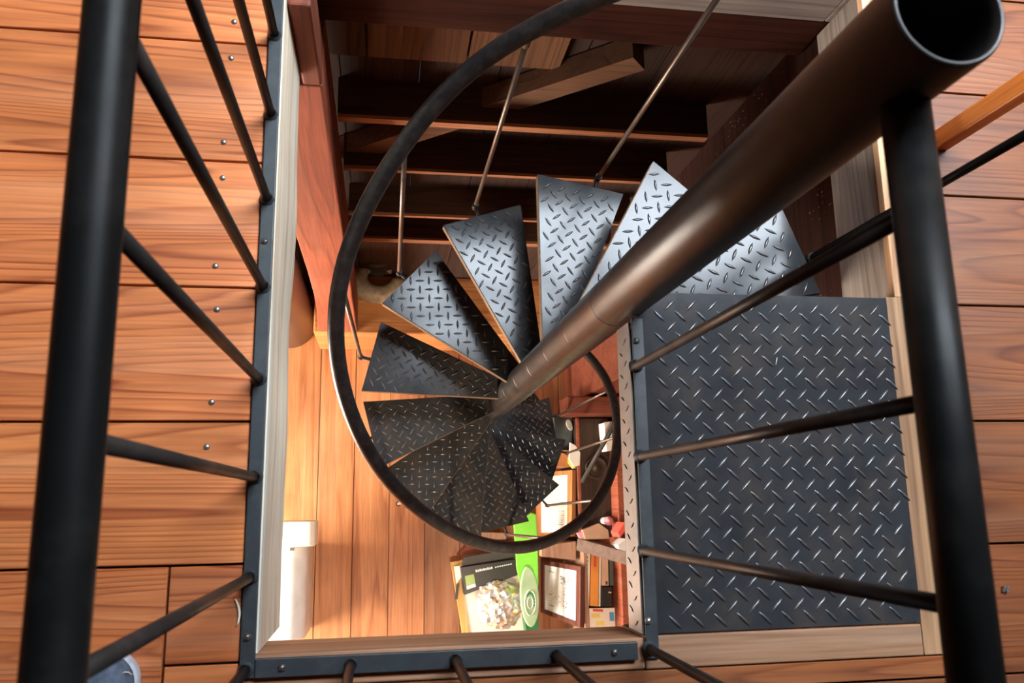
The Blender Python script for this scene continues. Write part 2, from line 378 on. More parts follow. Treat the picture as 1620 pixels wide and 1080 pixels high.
# right trim strip and the joist under it
bm = bmesh.new(); box(bm, (1.0585, .41, -.02), (1.096, 1.14, .0), (.6, 1.45, .1)); box(bm, (1.037, -.3015, -.02), (1.096, .41, .0), (.62, .85, .15)); struct('trim_4', bm, M['trim_y'], bevel=.002)
bm = bmesh.new(); box(bm, (1.063, -.3, -.20), (1.13, 1.14, -.022), (.1, 1.0, .3)); struct('trim_5', bm, M['grey_y'], bevel=.003)
bm = bmesh.new(); box(bm, (1.085, -.45, -1.5), (1.13, 1.2, -.202), (.7, 1.0, .6)); struct('wall_stairwell', bm, M['splat'])
# far header: grey trim above an old reddish beam
bm = bmesh.new(); box(bm, (-.2, 1.142, -.145), (.50, 1.19, -.001), (.1, .8, .3)); box(bm, (.502, 1.142, -.145), (1.052, 1.19, -.001), (.5, 1.1, .3)); box(bm, (1.054, 1.142, -.145), (1.096, 1.19, -.001), (.8, 1.2, .3)); struct('trim_6', bm, M['grey_x'], bevel=.003)
bm = bmesh.new(); box(bm, (-.232, 1.15, -.315), (1.08, 1.30, -.147), (.45, 1.0, .6)); struct('ceiling_beam', bm, M['beam_x'], bevel=.01)

# ------------------------------------------------------------------ STAIR
PX, PY = .474, .408
ZS, HR, DA = .029, .252, R(28.95)
def zk(k): return ZS - HR*k
AN, AR, AB = R(6.0), R(-21.8), R(-9.0)
def inpoly(p, poly, m):
    for i in range(len(poly)):
        a, b = Vector(poly[i]), Vector(poly[(i+1) % len(poly)]); e = b-a; n = Vector((-e.y, e.x)).normalized()
        if (Vector(p)-a).dot(n) < m: return False
    return True
def lugs(bm, poly, ztop, ang, org, a=.0447, L=.0345, W=.0082, h=.0034, margin=.010, clip=None):
    c, s = math.cos(ang), math.sin(ang)
    xs = [p[0] for p in poly]; ys = [p[1] for p in poly]; D = max(max(xs)-min(xs), max(ys)-min(ys))*1.5
    n = int(D/a)+2; ctr = Vector((sum(xs)/len(xs), sum(ys)/len(ys)))
    for i in range(-n, n+1):
        for j in range(-n, n+1):
            for kind in (0, 1):
                u = (i + .5*kind)*a; v = (j + .5*kind)*a
                p = Vector((org[0] + c*u - s*v, org[1] + s*u + c*v))
                if (p-ctr).length > D: continue
                if not inpoly(p, poly, margin): continue
                if clip and clip(p): continue
                o = ang + (R(45) if kind == 0 else R(-45))
                co, so = math.cos(o), math.sin(o)
                def P(x, y, z): return bm.verts.new((p.x + co*x - so*y, p.y + so*x + co*y, ztop+z))
                K = 5; up_, dn = [], []
                prof = [(-1, 0), (-.62, .62), (-.2, .96), (.2, .96), (.62, .62), (1, 0)]
                base = [P(x*L/2, y*W/2, 0) for x, y in prof] + [P(x*L/2, -y*W/2, 0) for x, y in prof[-2:0:-1]]
                top = [P(x*L/2*.72, y*W/2*.42, h) for x, y in prof] + [P(x*L/2*.72, -y*W/2*.42, h) for x, y in prof[-2:0:-1]]
                m = len(base)
                for q in range(m):
                    f = bm.faces.new((base[q], top[q], top[(q+1) % m], base[(q+1) % m])); f.smooth = True; f.material_index = 1
                    f.normal_update()
                    if f.normal.z < 0: f.normal_flip()
                f = bm.faces.new(top); f.smooth = True; f.material_index = 1; f.normal_update()
                if f.normal.z < 0: f.normal_flip()
stair = empty('spiral_staircase', (PX, PY, -3.75), 0, 'dark steel spiral staircase with chequer plate treads round a central pole', 'staircase')
def sobj(name, bm, m, **k):
    """part of the stair, given in room coordinates"""
    o = obj(name, bm, m, None, **k); o.parent = stair; o.matrix_parent_inverse = Matrix.Translation(stair.location).inverted()
    return o
# pole: a stack of sleeves
seams = [-.081, -.345] + [-.345 - HR*k for k in range(1, 14)]
zt = .945
bm = bmesh.new()
lathe(bm, (PX, PY), [(.0535, -.079), (.0535, .941), (.0515, .945), (.0485, .944), (.0475, .93), (.0475, .2), (.0001, .19)], 48)
o = sobj('center_pole', bm, [M['pole_top']], label='upper length of the pole, painted black with a hollow open top'); 
bm = bmesh.new()
prev = -.0815
zs_ = [prev] + seams[1:] + [-3.748]
prof = []
for i, (a, b) in enumerate(zip(zs_, zs_[1:])):
    if a <= b: continue
    prof += [(.0532, a), (.0537, a-.0012), (.0537, b+.0016), (.0532, b+.0004)]
prof = [(.0001, zs_[0])] + prof + [(.0001, -3.748)]
lathe(bm, (PX, PY), prof[::-1], 48)
o = sobj('pole_sleeve', bm, M['pole'], label='bare brownish steel sleeves with thin joint lines')
autosmooth(o, 15)

def tread(k):
    z = zk(k); a0 = AN + DA*k; a1 = AR + DA*k; r0 = .054; Ro = .553
    # small overlap beneath the step above
    def pt(a, r, off=0): return Vector((PX + r*math.cos(a) , PY + r*math.sin(a)))
    nose = Vector((math.cos(a0), math.sin(a0))); rear = Vector((math.cos(a1), math.sin(a1)))
    nn = Vector((-nose.y, nose.x)); rn = Vector((rear.y, -rear.x))
    C = Vector((PX, PY))
    wi = .026
    poly = [C + rear*.045 + rn*wi, C + rear*Ro, C + nose*Ro, C + nose*.045 + nn*wi*.9]
    poly = [tuple(p) for p in poly]
    bm = bmesh.new(); prism(bm, poly, z-.005, z)
    ang = (a0+a1)/2
    rnd = random.Random(k*13+1); org = (PX + rnd.uniform(0, .04), PY + rnd.uniform(0, .04))
    lugs(bm, poly, z, ang, org, clip=lambda p: (p-C).length < .06)
    t = sobj('tread', bm, [M['plate'], M['lug']])
    # folded flange under the nosing and the rear edge
    for (A, B, nm) in ((poly[2], poly[3], 1), (poly[0], poly[1], 0), (poly[1], poly[2], 2)):
        A, B = Vector(A), Vector(B); e = (B-A).normalized(); n = Vector((e.y, -e.x)); bm = bmesh.new()
        o1 = n*.0012; i1 = n*-.0035
        h = .034
        vs = [(A+o1), (B+o1), (B+i1), (A+i1)]
        prism(bm, [tuple(v) for v in vs][::-1], z-h, z-.0055)
        f = obj('flange', bm, M['edge'] if nm == 1 else M['bal'], None)
        f.parent = t
    return t
for k in range(1, 15): tread(k)

# helical handrail: points (angle deg, radius, height)
hp = [(97.8, .559), (107.6, .576), (118.7, .586), (127.4, .588), (138.5, .582), (149.5, .587), (159, .597), (169.4, .599), (180, .598), (193, .586), (204.6, .579), (217.4, .567), (233, .556), (248, .555), (263, .561), (279, .556), (300, .547), (322, .541), (343, .548), (362, .567), (378.6, .588), (388.7, .592)]
def rail_r(t):
    if t <= hp[0][0]: return .572 - .013*max(0, 1-(hp[0][0]-t)/20)
    if t >= hp[-1][0]: return .585
    for (a, ra), (b, rb) in zip(hp, hp[1:]):
        if a <= t <= b:
            s = (t-a)/(b-a); return ra + (rb-ra)*s
def rail_z(t): return .13 - .0082*(t-96)
def rsm(t): return sum(rail_r(t+d)*w for d, w in ((-12, .12), (-8, .16), (-4, .16), (0, .12), (4, .16), (8, .16), (12, .12)))
pts = [(PX + rsm(t)*math.cos(R(t)), PY + rsm(t)*math.sin(R(t)), rail_z(t)) for t in range(10, 410, 3)]
bm = bmesh.new(); tube(bm, pts, .0212, 20); sobj('handrail', bm, M['helix'], label='worn coiled handrail with scuffed paint')
# balusters
bang = {1: 16.5, 2: 45.5, 3: 74, 4: 109, 5: 138, 6: 167, 7: 196, 8: 225, 9: 254, 10: 283, 11: 312, 12: 346, 13: 370}
for k, d in bang.items():
    rr = .575; x, y = PX + rr*math.cos(R(d)), PY + rr*math.sin(R(d)); r2 = rsm(max(d, 12)); tx, ty = PX + r2*math.cos(R(d)), PY + r2*math.sin(R(d))
    if k == 1: x, y = 1.008, .563; tx, ty = x, y
    zt_ = rail_z(d) if k > 1 else .79
    bm = bmesh.new(); z = zk(k)
    rb = .0085 if k == 1 else .0066
    tube(bm, [(x, y, z-.03), (tx, ty, zt_-.012)], rb, 14)
    b = sobj('baluster', bm, M['black'] if k == 1 else M['stairrod'])
    bm = bmesh.new(); tube(bm, [(x, y, z-.028), (x, y, z+.006)], rb+.0035, 12)
    ri = .530; tube(bm, [(x, y, z-.014), (PX + ri*math.cos(R(d)), PY + ri*math.sin(R(d)), z-.014)], .006, 8)
    f = obj('bracket', bm, M['bal'], None); f.parent = b
    if k > 1:
        bm = bmesh.new(); v = Vector((tx-x, ty-y, zt_-z)).normalized(); e = Vector((tx, ty, zt_-.014)); tube(bm, [e - v*.045, e], .009, 12)
        f = obj('ferrule', bm, M['stairrod'], None); f.parent = b

# landing plate
poly = [(.4785, -.2405), (1.0365, -.2405), (1.0575, .404), (.545, .404), (.5, .365), (.4785, .33)]
bm = bmesh.new(); prism(bm, poly, -.007, -.0005)
C = Vector((PX, PY))
lugs(bm, [(.506, -.2405), (1.0365, -.2405), (1.0575, .404), (.55, .404), (.506, .33)], -.0005, 0, (.5165, -.2), L=.0365, W=.0074, h=.0030, margin=.0125, clip=lambda p: (p-C).length < .07)
land = sobj('landing_plate', bm, [M['plate'], M['lug']], bevel=.0)
bm = bmesh.new(); box(bm, (.4745, -.2405, -.082), (.4785, .345, -.001))
for i in range(30):
    # raised lugs seen edge-on down the folded side
    for s, off in ((1, 0), (-1, .0224)):
        y = -.225 + i*.0447/1.0 + off
        if y > .33: continue
        c = Vector((.4745, y, -.030 if s > 0 else -.058)); d = Vector((0, s*.006, .0115)); n = Vector((0, d.z, -d.y)).normalized()*.0026
        a = [c-d, c-d*.3+n, c+d*.3+n, c+d, c+d*.3-n, c-d*.3-n]
        b0 = [bm.verts.new(v) for v in a]; t0 = [bm.verts.new(c + (v-c)*.6 + Vector((-.0022, 0, 0))) for v in a]
        for q in range(6): bm.faces.new((b0[q], b0[(q+1) % 6], t0[(q+1) % 6], t0[q]))
        bm.faces.new(t0)
bmesh.ops.recalc_face_normals(bm, faces=bm.faces[:])
f = obj('flange', bm, M['flange'], None, label='grey-brown folded side of the landing plate'); f.parent = land
bm = bmesh.new(); box(bm, (.50, .4045, -.055), (1.057, .4075, -.002)); f = obj('flange', bm, M['plate'], None); f.parent = land

# ------------------------------------------------------------------ GUARD RAILS
RZ = .87
def bolt(parent, x, y, z, m, slot=True):
    bm = bmesh.new(); dome(bm, (x, y, z), .0068, .005, 14)
    if slot:
        b0 = Matrix.Translation((x, y, z+.0046)) @ Matrix.Rotation(.6, 4, 'Z'); box(bm, (-.0058, -.0008, -.001), (.0058, .0008, .0009), M=b0, mi=1)
    return obj('bolt', bm, [m, M['inner']], parent)
def weld(parent, x, y, z):
    bm = bmesh.new(); prof = [(.0145, z), (.012, z+.003), (.0095, z+.008)]
    lathe(bm, (x, y), prof, 12)
    for v in bm.verts: v.co += Vector((noise.noise(v.co*300), noise.noise(v.co*310+Vector((3, 0, 0))), 0))*.0022
    return obj('weld', bm, M['bar'], parent)
g1 = empty('guard_railing', (0, 0, 0), 0, 'black pipe railing along the left and near edges of the opening', 'railing')
bm = bmesh.new()
path = [(-.223, 1.75, RZ), (-.2225, .9, RZ), (-.221, .0, RZ), (-.221, -.2, RZ)]
for i in range(1, 7):
    a = i/6*PI/2; path.append((-.221+.07*(1-math.cos(a)), -.2-.07*math.sin(a), RZ))
path += [(.41, -.27, RZ)]
tube(bm, path, .0215, 22); obj('handrail', bm, M['black'], g1)
bm = bmesh.new(); box(bm, (-.2335, -.283, -.002), (-.2085, 1.14, .007)); obj('base_bar', bm, M['bar'], g1, bevel=.0015)
bm = bmesh.new(); box(bm, (-.2075, -.283, .001), (.462, -.252, .010)); box(bm, (-.2075, -.2825, -.003), (.462, -.278, .002)); obj('base_bar', bm, M['bar'], g1, bevel=.0015)
for (x, y) in [(-.2225, .397), (-.2225, .225), (-.2225, .051), (-.2225, -.119), (-.2225, .568), (-.2225, .740), (-.2225, .908), (-.222, 1.08), (-.2225, -.269), (-.049, -.268), (.131, -.268), (.31, -.268)]:
    bm = bmesh.new()
    top = (-.2215 if x < -.2 else x, y, RZ) if not (x < -.2 and y < -.2) else (-.2, -.25, RZ)
    tube(bm, [(x, y, .006), top], .0084, 16); b = obj('baluster', bm, M['bal'], g1); weld(b, x, y, .006)
for x, y, z in [(-.2235, .485, .007), (-.222, -.217, .007), (-.163, -.268, .010), (.418, -.268, .010)]: bolt(g1, x, y, z, M['bolt'])
g2 = empty('landing_railing', (0, 0, 0), 0, 'black pipe railing over the near edge of the steel landing plate, joined to the pole', 'railing')
bm = bmesh.new(); tube(bm, [(.478, -.27, RZ), (.478, .0, RZ), (.4765, .362, RZ)], .0222, 24); obj('handrail', bm, M['black'], g2)
bm = bmesh.new(); box(bm, (.4792, -.283, .0), (.503, .352, .0065)); obj('base_bar', bm, M['bar'], g2, bevel=.0012)
for (x, y) in [(.484, -.092), (.4845, .082), (.484, .256), (.484, -.265)]:
    bm = bmesh.new(); tube(bm, [(x, y, .006), (.4785, y if y > -.2 else -.262, RZ)], .0084, 16); b = obj('baluster', bm, M['bal'], g2); weld(b, x, y, .006)
bolt(g2, .485, -.217, .0065, M['zinc']); bolt(g2, .487, .306, .0065, M['bolt'])

# orange stained post at the far right
A = Vector((1.205, .775)); bm = bmesh.new()
Mx = Matrix.Translation((1.207, .768, 0)) @ Matrix.Rotation(R(4), 4, 'Z')
box(bm, (-.018, -.0205, 0.001), (.018, .0205, 1.25), (.3, 1, .3), M=Mx)
box(bm, (-.008, -.0155, 1.25), (.008, .0155, 1.262), (.3, 1, .3), M=Mx)
obj('wooden_post', bm, M['orange'], bevel=.003, label='square orange-stained wooden post standing on the floor behind the pole', cat='post')

# small litter
def blob(name, px, py, z, l, w, h, ang, m, label, cat, bend=0):
    p = at(px, py, z); bm = bmesh.new(); pts = []
    for i in range(7):
        t = (i/6-.5); q = Vector((math.cos(ang)*t*l - math.sin(ang)*bend*(t*t*4), math.sin(ang)*t*l + math.cos(ang)*bend*(t*t*4), 0)); pts.append(Vector((p.x, p.y, z+h)) + q)
    tube(bm, pts, h, 6, rs=[h*.5, h*.9, h, h*1.1, h, h*.9, h*.5])
    return obj(name, bm, m, label=label, cat=cat)
blob('wood_shaving', 379, 968, 0, .045, .004, .0022, R(95), M['thread'], 'curved cream wood shaving beside the left steel bar near the corner', 'wood shaving', .006)
blob('wood_splinter', 1228, 571, .001, .016, .002, .0009, R(75), M['thread'], 'tiny pale splinter lying on the chequer landing plate', 'splinter')
bm = bmesh.new(); p = at(1588, 931, 0)
for i in range(9):
    a = i*.7; q = Vector((p.x + .0022*math.cos(a*2.1)*(1+i*.2), p.y+.004*math.sin(a*1.3), .003+.001*(i % 3))); box(bm, tuple(q-Vector((.0024,)*3)), tuple(q+Vector((.0024, .0018, .0024))))
obj('foil_scrap', bm, M['zinc'], label='tiny silver foil scrap on the floorboards right of the railing', cat='scrap')

# shoe at the lower left corner
def shoe():
    root = empty('canvas_shoe', (-.505, -.36, 0), 0, 'blue-grey canvas shoe with pale rim on the floor at the lower left corner', 'shoe')
    c = at(158, 1040, .04)
    cx_, cy_ = c.x + .004, c.y
    def outline(s, off):
        o = []
        for i in range(28):
            a = 2*PI*i/28; x = math.cos(a)*.05*s; y = math.sin(a)
            y = y*.052*s if y > 0 else y*.20*s
            x *= 1 - .12*max(0, -y/.2)
            o.append((cx_+x, cy_-.046+y+off))
        return o
    def layer(name, secs, m, parent):
        bm = bmesh.new(); rings = [[bm.verts.new((x, y, z)) for x, y in outline(s, off)] for s, z, off in secs]
        for a, b in zip(rings, rings[1:]):
            for q in range(28): f = bm.faces.new((a[q], a[(q+1) % 28], b[(q+1) % 28], b[q])); f.smooth = True
        bm.faces.new(rings[0][::-1]); f = bm.faces.new(rings[-1]); f.smooth = True
        return obj(name, bm, m, parent)
    s = layer('sole', [(1.0, .0, 0), (1.05, .004, 0), (1.05, .024, 0), (1.01, .028, 0)], M['sole'], None)
    u = layer('upper', [(.97, .0282, 0), (.95, .038, 0), (.86, .052, -.004), (.66, .066, -.010), (.4, .075, -.018)], M['denim'], None)
    bm = bmesh.new(); a = at(192, 1066, .05); b = at(204, 1063, .05); c2 = at(209, 1067, .045); tube(bm, [a, (a+b)/2+Vector((0, .002, .002)), b, c2], .0009, 6); l = obj('loose_thread', bm, M['thread'], None)
    bm = bmesh.new()
    for j in range(3):
        y = cy_-.05-.022*j; tube(bm, [(cx_-.022, y, .074), (cx_, y+.004, .081), (cx_+.022, y, .074)], .003, 8)
    k = obj('laces', bm, M['sole'], None)
    for o in (s, u, l, k): o.parent = root; o.matrix_parent_inverse = Matrix.Translation(root.location).inverted()
shoe()

# ------------------------------------------------------------------ LOWER ROOM SHELL
ZF = -3.75
def lower_floor():
    bm = bmesh.new(); w = .222; x = -.40 - w*9; i = 0
    while x < 2.0:
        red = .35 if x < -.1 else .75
        br = 1.05 if x < .03 else (.95 if x < .2 else .62)  # boards further right darkened for the shadows there, besides being redder
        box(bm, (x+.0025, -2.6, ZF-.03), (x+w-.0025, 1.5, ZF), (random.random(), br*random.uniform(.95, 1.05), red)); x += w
    box(bm, (-2.4, -2.6, ZF-.06), (2.0, 1.5, ZF-.031), (.1, .15, .5))
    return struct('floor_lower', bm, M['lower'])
lower_floor()
YW = 1.345
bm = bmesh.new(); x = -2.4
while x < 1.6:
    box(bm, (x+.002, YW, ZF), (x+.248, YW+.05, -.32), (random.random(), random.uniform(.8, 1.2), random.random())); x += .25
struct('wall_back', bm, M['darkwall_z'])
# lighter boards just beneath the header
xs_ = [at(p, 60, YW-.02, 1).x for p in (470, 580, 745, 905)]
bm = bmesh.new(); z1 = at(650, 28, YW-.02, 1).z; z0 = at(650, 92, YW-.02, 1).z
for a, b, t in zip(xs_, xs_[1:], (.55, 1.0, 1.15)): box(bm, (a+.004, YW-.025, z0), (b-.004, YW-.001, z1+.05), (random.random(), t, .3))
struct('trim_7', bm, M['wallboard'])
# girts of the wall frame: shade coloured into the shelves, light into their front edges
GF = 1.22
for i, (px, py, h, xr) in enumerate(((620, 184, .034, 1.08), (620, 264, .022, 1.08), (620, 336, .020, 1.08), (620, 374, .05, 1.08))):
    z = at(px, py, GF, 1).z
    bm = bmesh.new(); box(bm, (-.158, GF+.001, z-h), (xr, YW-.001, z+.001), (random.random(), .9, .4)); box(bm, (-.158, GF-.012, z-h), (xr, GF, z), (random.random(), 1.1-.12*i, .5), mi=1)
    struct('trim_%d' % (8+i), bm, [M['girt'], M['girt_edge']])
# diagonal brace on the wall
def barp(a, b, w, th, bm, tint):
    a, b = Vector(a), Vector(b); d = (b-a); L = d.length; d.normalize(); y = Vector((0, 1, 0)); s = d.cross(y).normalized(); y = s.cross(d)
    Mx = Matrix(((d.x, y.x, s.x, a.x), (d.y, y.y, s.y, a.y), (d.z, y.z, s.z, a.z), (0, 0, 0, 1)))
    box(bm, (0, -th/2, -w/2), (L, th/2, w/2), tint, M=Mx)
A = at(545, 238, YW-.04, 1); B = at(1010, 84, YW-.04, 1)
bm = bmesh.new(); barp(A, B, .085, .07, bm, (.4, 1, .3)); struct('diagonal_brace', bm, M['brace'])
# platform / sill at the foot of the wall
bm = bmesh.new(); box(bm, (-.41, .99, ZF+.001), (1.12, YW-.002, -3.225), (.4, 1, .4)); struct('platform', bm, M['sill'], bevel=.008)
# corner post with its curved knee brace
bm = bmesh.new(); pr = [(-.158, -3.224), (-.158, -.345), (-.335, -.345), (-.335, -2.0), (-.34, -2.4), (-.352, -2.7), (-.368, -3.0), (-.388, -3.224)]
a = [bm.verts.new((x, .995, z)) for x, z in pr]; b = [bm.verts.new((x, 1.2, z)) for x, z in pr]; n = len(pr); l = tlay(bm)
fs = [bm.faces.new(a), bm.faces.new(b[::-1])] + [bm.faces.new((a[i], b[i], b[(i+1) % n], a[(i+1) % n])) for i in range(n)]
bmesh.ops.recalc_face_normals(bm, faces=fs)
for f in fs:
    for lp in f.loops: lp[l] = (.6, 1.0, .5, 1)
box(bm, (-.2045, .995, -.3445), (-.158, 1.1, -.02), (.6, .55, .5)); struct('timber_post', bm, M['post_z'], bevel=.006)

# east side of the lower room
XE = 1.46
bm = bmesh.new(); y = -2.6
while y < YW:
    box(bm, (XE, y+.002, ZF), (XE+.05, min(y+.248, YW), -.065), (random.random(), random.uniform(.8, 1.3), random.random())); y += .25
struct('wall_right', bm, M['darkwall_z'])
bm = bmesh.new(); box(bm, (-2.45, -2.6, ZF), (-2.4, YW, -.065), (.4, 2.0, .4)); struct('wall_left', bm, M['wallboard'])
bm = bmesh.new(); box(bm, (-2.4, -2.65, ZF), (XE, -2.6, -.065), (.4, 2.0, .4)); struct('wall_front', bm, M['wallboard'])
# red timbers on the right
bm = bmesh.new()
box(bm, (1.20, .62, ZF), (1.44, .985, -1.4), (.3, 1.0, .4)); struct('timber_post', bm, M['redbeam_x'], bevel=.008)
bm = bmesh.new(); box(bm, (1.05, .50, -3.30), (1.45, .60, -3.05), (.8, 1.0, .6)); struct('cross_timber', bm, M['redbeam_x'], bevel=.008)

# ------------------------------------------------------------------ LOWER ROOM THINGS
def quad(px, z):
    """four picture corners with heights -> 3D points"""
    return [at(a, b, zz) for (a, b), zz in zip(px, z if isinstance(z, (list, tuple)) else [z]*len(px))]
def face(bm, pts, mi=0):
    f = bm.faces.new([bm.verts.new(p) for p in pts]); f.material_index = mi; f.normal_update()
    if f.normal.z < 0: f.normal_flip()
    return f
def lerpq(q, u, v): return (q[0]*(1-u)+q[1]*u)*(1-v) + (q[3]*(1-u)+q[2]*u)*v
def qn(q):
    n = (q[1]-q[0]).cross(q[3]-q[0]).normalized(); return n if n.z > 0 else -n
def patch(bm, q, u0, v0, u1, v1, lift, th, mi=0, tint=None):
    n = qn(q); P = [lerpq(q, u, v) + n*lift for u, v in ((u0, v0), (u1, v0), (u1, v1), (u0, v1))]
    slab(bm, P, th, mi, tint, down=-n)
def framed(name, q, bw, th, mframe, mpaper, label, cat, art=None, ptint=None):
    root = empty(name, tuple((q[0]+q[2])/2), 0, label, cat)
    inv = Matrix.Translation(root.location).inverted()
    bm = bmesh.new(); bu, bv = bw
    for r_ in ((0, 0, 1, bv), (0, 1-bv, 1, 1), (0, bv, bu, 1-bv), (1-bu, bv, 1, 1-bv)): patch(bm, q, *r_, 0, th, tint=(.3, 1, .4))
    f = obj('frame', bm, mframe, None, bevel=.002)
    bm = bmesh.new(); patch(bm, q, bu, bv, 1-bu, 1-bv, -.006, th*.5); p = obj('mat', bm, mpaper, None)
    parts = [f, p]
    if art:
        bm = bmesh.new(); art(bm, q); parts.append(obj('print', bm, M['ink'], None))
    for o in parts: o.parent = root; o.matrix_parent_inverse = inv
    return root

# white appliance at the left
bq = quad([(400, 866), (474, 866), (474, 1012), (400, 1012)], -3.30)
root = empty('pedal_bin', tuple((bq[0]+bq[2])/2 - Vector((0, 0, .44))), 0, 'pale grey plastic bin with a white rounded lid on the lower floor at left', 'bin')
inv = Matrix.Translation(root.location).inverted()
bm = bmesh.new()
x0, x1 = bq[0].x, at(484, 940, -3.34).x; y0, y1 = at(470, 1012, -3.3).y, at(470, 864, -3.3).y
def roundprism_y(bm, x0, x1, z0, z1, y0, y1, r, n=10, mi=0):
    prof = [(x0, z0), (x1, z0)] + [(x1-r+r*math.cos(t), z1-r+r*math.sin(t)) for t in [PI/2*i/n for i in range(n+1)]] + [(x0+r*.3-r*.3*math.sin(t), z1-r*.3+r*.3*math.cos(t)) for t in [PI/2*i/n for i in range(n+1)]]
    a = [bm.verts.new((x, y0, z)) for x, z in prof]; b = [bm.verts.new((x, y1, z)) for x, z in prof]; k = len(prof)
    fs = [bm.faces.new(a), bm.faces.new(b[::-1])]
    for i in range(k):
        f = bm.faces.new((a[i], a[(i+1) % k], b[(i+1) % k], b[i])); f.smooth = True; fs.append(f); f.material_index = mi
    bmesh.ops.recalc_face_normals(bm, faces=fs)
roundprism_y(bm, x0, x1, ZF, -3.30, y0, y1, .10)
o1 = obj('body', bm, M['white'], None, label='pale grey body with a rounded shoulder'); autosmooth(o1, 50)
lx1 = at(499, 845, -3.22).x; ly0, ly1 = at(470, 864, -3.22).y, at(470, 824, -3.22).y
bm = bmesh.new(); roundprism_y(bm, x0-.02, lx1, -3.42, -3.19, ly0, ly1, .035)
o2 = obj('lid', bm, M['cream'], None, bevel=.006, label='white lid with soft corners'); autosmooth(o2, 50)
bm = bmesh.new(); p = at(462, 869, -3.29); box(bm, (p.x-.012, p.y-.006, -3.300), (p.x+.012, p.y+.010, -3.292)); o3 = obj('latch', bm, M['greydark'], None)
for o in (o1, o2, o3): o.parent = root; o.matrix_parent_inverse = inv

# water heater behind the post
hx, hy, hr = -.605, 1.163, .17
root = empty('water_heater', (hx, hy, ZF), 0, 'tan cylindrical water heater with a dark top behind the timber post', 'water heater'); inv = Matrix.Translation(root.location).inverted()
bm = bmesh.new(); lathe(bm, (hx, hy), [(.0001, ZF), (hr, ZF), (hr, -2.32), (hr-.01, -2.30)], 56); o1 = obj('tank', bm, M['heater'], None)
bm = bmesh.new(); lathe(bm, (hx, hy), [(hr+.004, -2.30), (hr+.004, -2.22), (hr-.03, -2.17), (.0001, -2.13)], 56); o2 = obj('cap', bm, M['darkitem'], None, label='dark domed top')
bm = bmesh.new(); tube(bm, [(hx+.06, hy+.04, -2.16), (hx+.06, hy+.04, -1.5)], .012, 12); o3 = obj('pipe', bm, M['stairrod'], None)
bm = bmesh.new(); dome(bm, (hx+.10, hy-.09, -2.195), .016, .02, 12); o4 = obj('valve', bm, M['zinc'], None, label='small bright valve knob')
for o in (o1, o2, o3, o4): o.parent = root; o.matrix_parent_inverse = inv

# duct elbow resting on the platform
p0 = at(600, 433, -3.1); 
root = empty('duct_elbow', (p0.x, p0.y, -3.22), 0, 'pale round duct elbow resting on the orange platform by the wall', 'duct'); inv = Matrix.Translation(root.location).inverted()
bm = bmesh.new(); pts = [(p0.x + .125*math.cos(t), p0.y-.01 + .105*math.sin(t), -3.14) for t in [R(40)+i*R(310)/22 for i in range(23)]]
tube(bm, pts, .055, 18, rs=[.055 + .003*(i % 2) for i in range(23)]); o1 = obj('hose', bm, M['coil'], None)
bm = bmesh.new(); lathe(bm, (p0.x-.01, p0.y+.13), [(.11, -3.22), (.12, -3.0), (.11, -2.98), (.0001, -2.97)], 30); o2 = obj('drum', bm, M['darkitem'], None, label='dark round drum behind the pale hose')
for o in (o1, o2): o.parent = root; o.matrix_parent_inverse = inv

# tray with yellow wooden border, black box and foil ball on it
zt = -3.60
q = quad([(713, 889), (838, 868), (848, 1040), (739, 1048)], zt)
framed('display_board', q, (.10, .06), .03, M['frame_y'], M['cream'], 'cream display board with a yellow wooden border lying on the lower floor', 'board')
n = qn(q)
def on(name, px, ztop, th, m, label, cat, **k):
    qq = quad(px, ztop); bm = bmesh.new(); slab(bm, qq, th, down=(0, 0, -1)); return obj(name, bm, m, label=label, cat=cat, **k), qq
# the black box
bx = quad([(729, 897), (816, 884), (823, 908), (735, 941)], -3.47)
root = empty('carton', tuple((bx[0]+bx[2])/2), 0, 'glossy black carton with a green label lying on the cream board', 'box'); inv = Matrix.Translation(root.location).inverted()
bm = bmesh.new(); slab(bm, bx, .11, down=(0, 0, -1)); o1 = obj('body', bm, M['boxblack'], None, bevel=.003)
bm = bmesh.new(); patch(bm, bx, .05, .34, .21, .70, .0015, .001); o2 = obj('label', bm, M['labelgreen'], None, label='green rectangular label')
bm = bmesh.new(); patch(bm, bx, .05, .71, .21, .84, .0016, .001)
for i in range(9):
    u = .25+.035*i; patch(bm, bx, u, .19+.015*(i % 2), u+.024, .29, .0015, .001)
for i in range(8):
    u = .60+.04*i; patch(bm, bx, u, .22, u+.026, .28, .0015, .001)
o3 = obj('lettering', bm, M['paper'], None, label='line of small white lettering')
for o in (o1, o2, o3): o.parent = root; o.matrix_parent_inverse = inv
on('carton', [(735, 881), (818, 866), (822, 880), (732, 895)], -3.50, .06, M['darkitem'], 'narrow dark box behind the glossy black carton on the cream board', 'box', bevel=.003)
on('paper_card', [(718, 896), (733, 894), (733, 908), (722, 923)], -3.55, .004, M['paper'], 'small white card tucked beside the black carton', 'card')
on('pen', [(722, 925), (727, 922), (724, 948), (720, 947)], -3.56, .012, M['darkitem'], 'thin dark pen lying left of the black carton', 'pen')
# foil ball
c = at(790, 956, -3.45); bm = bmesh.new(); bmesh.ops.create_icosphere(bm, subdivisions=4, radius=.136)
for v in bm.verts:
    d = v.co.normalized(); v.co = d*(.136 + .016*noise.noise(d*6) + .016*noise.noise(d*15+Vector((3, 1, 2))) + random.uniform(-.005, .005))
    v.co += c
obj('foil_ball', bm, M['foil'], label='big crumpled silver and gold foil ball on the cream board', cat='ball')

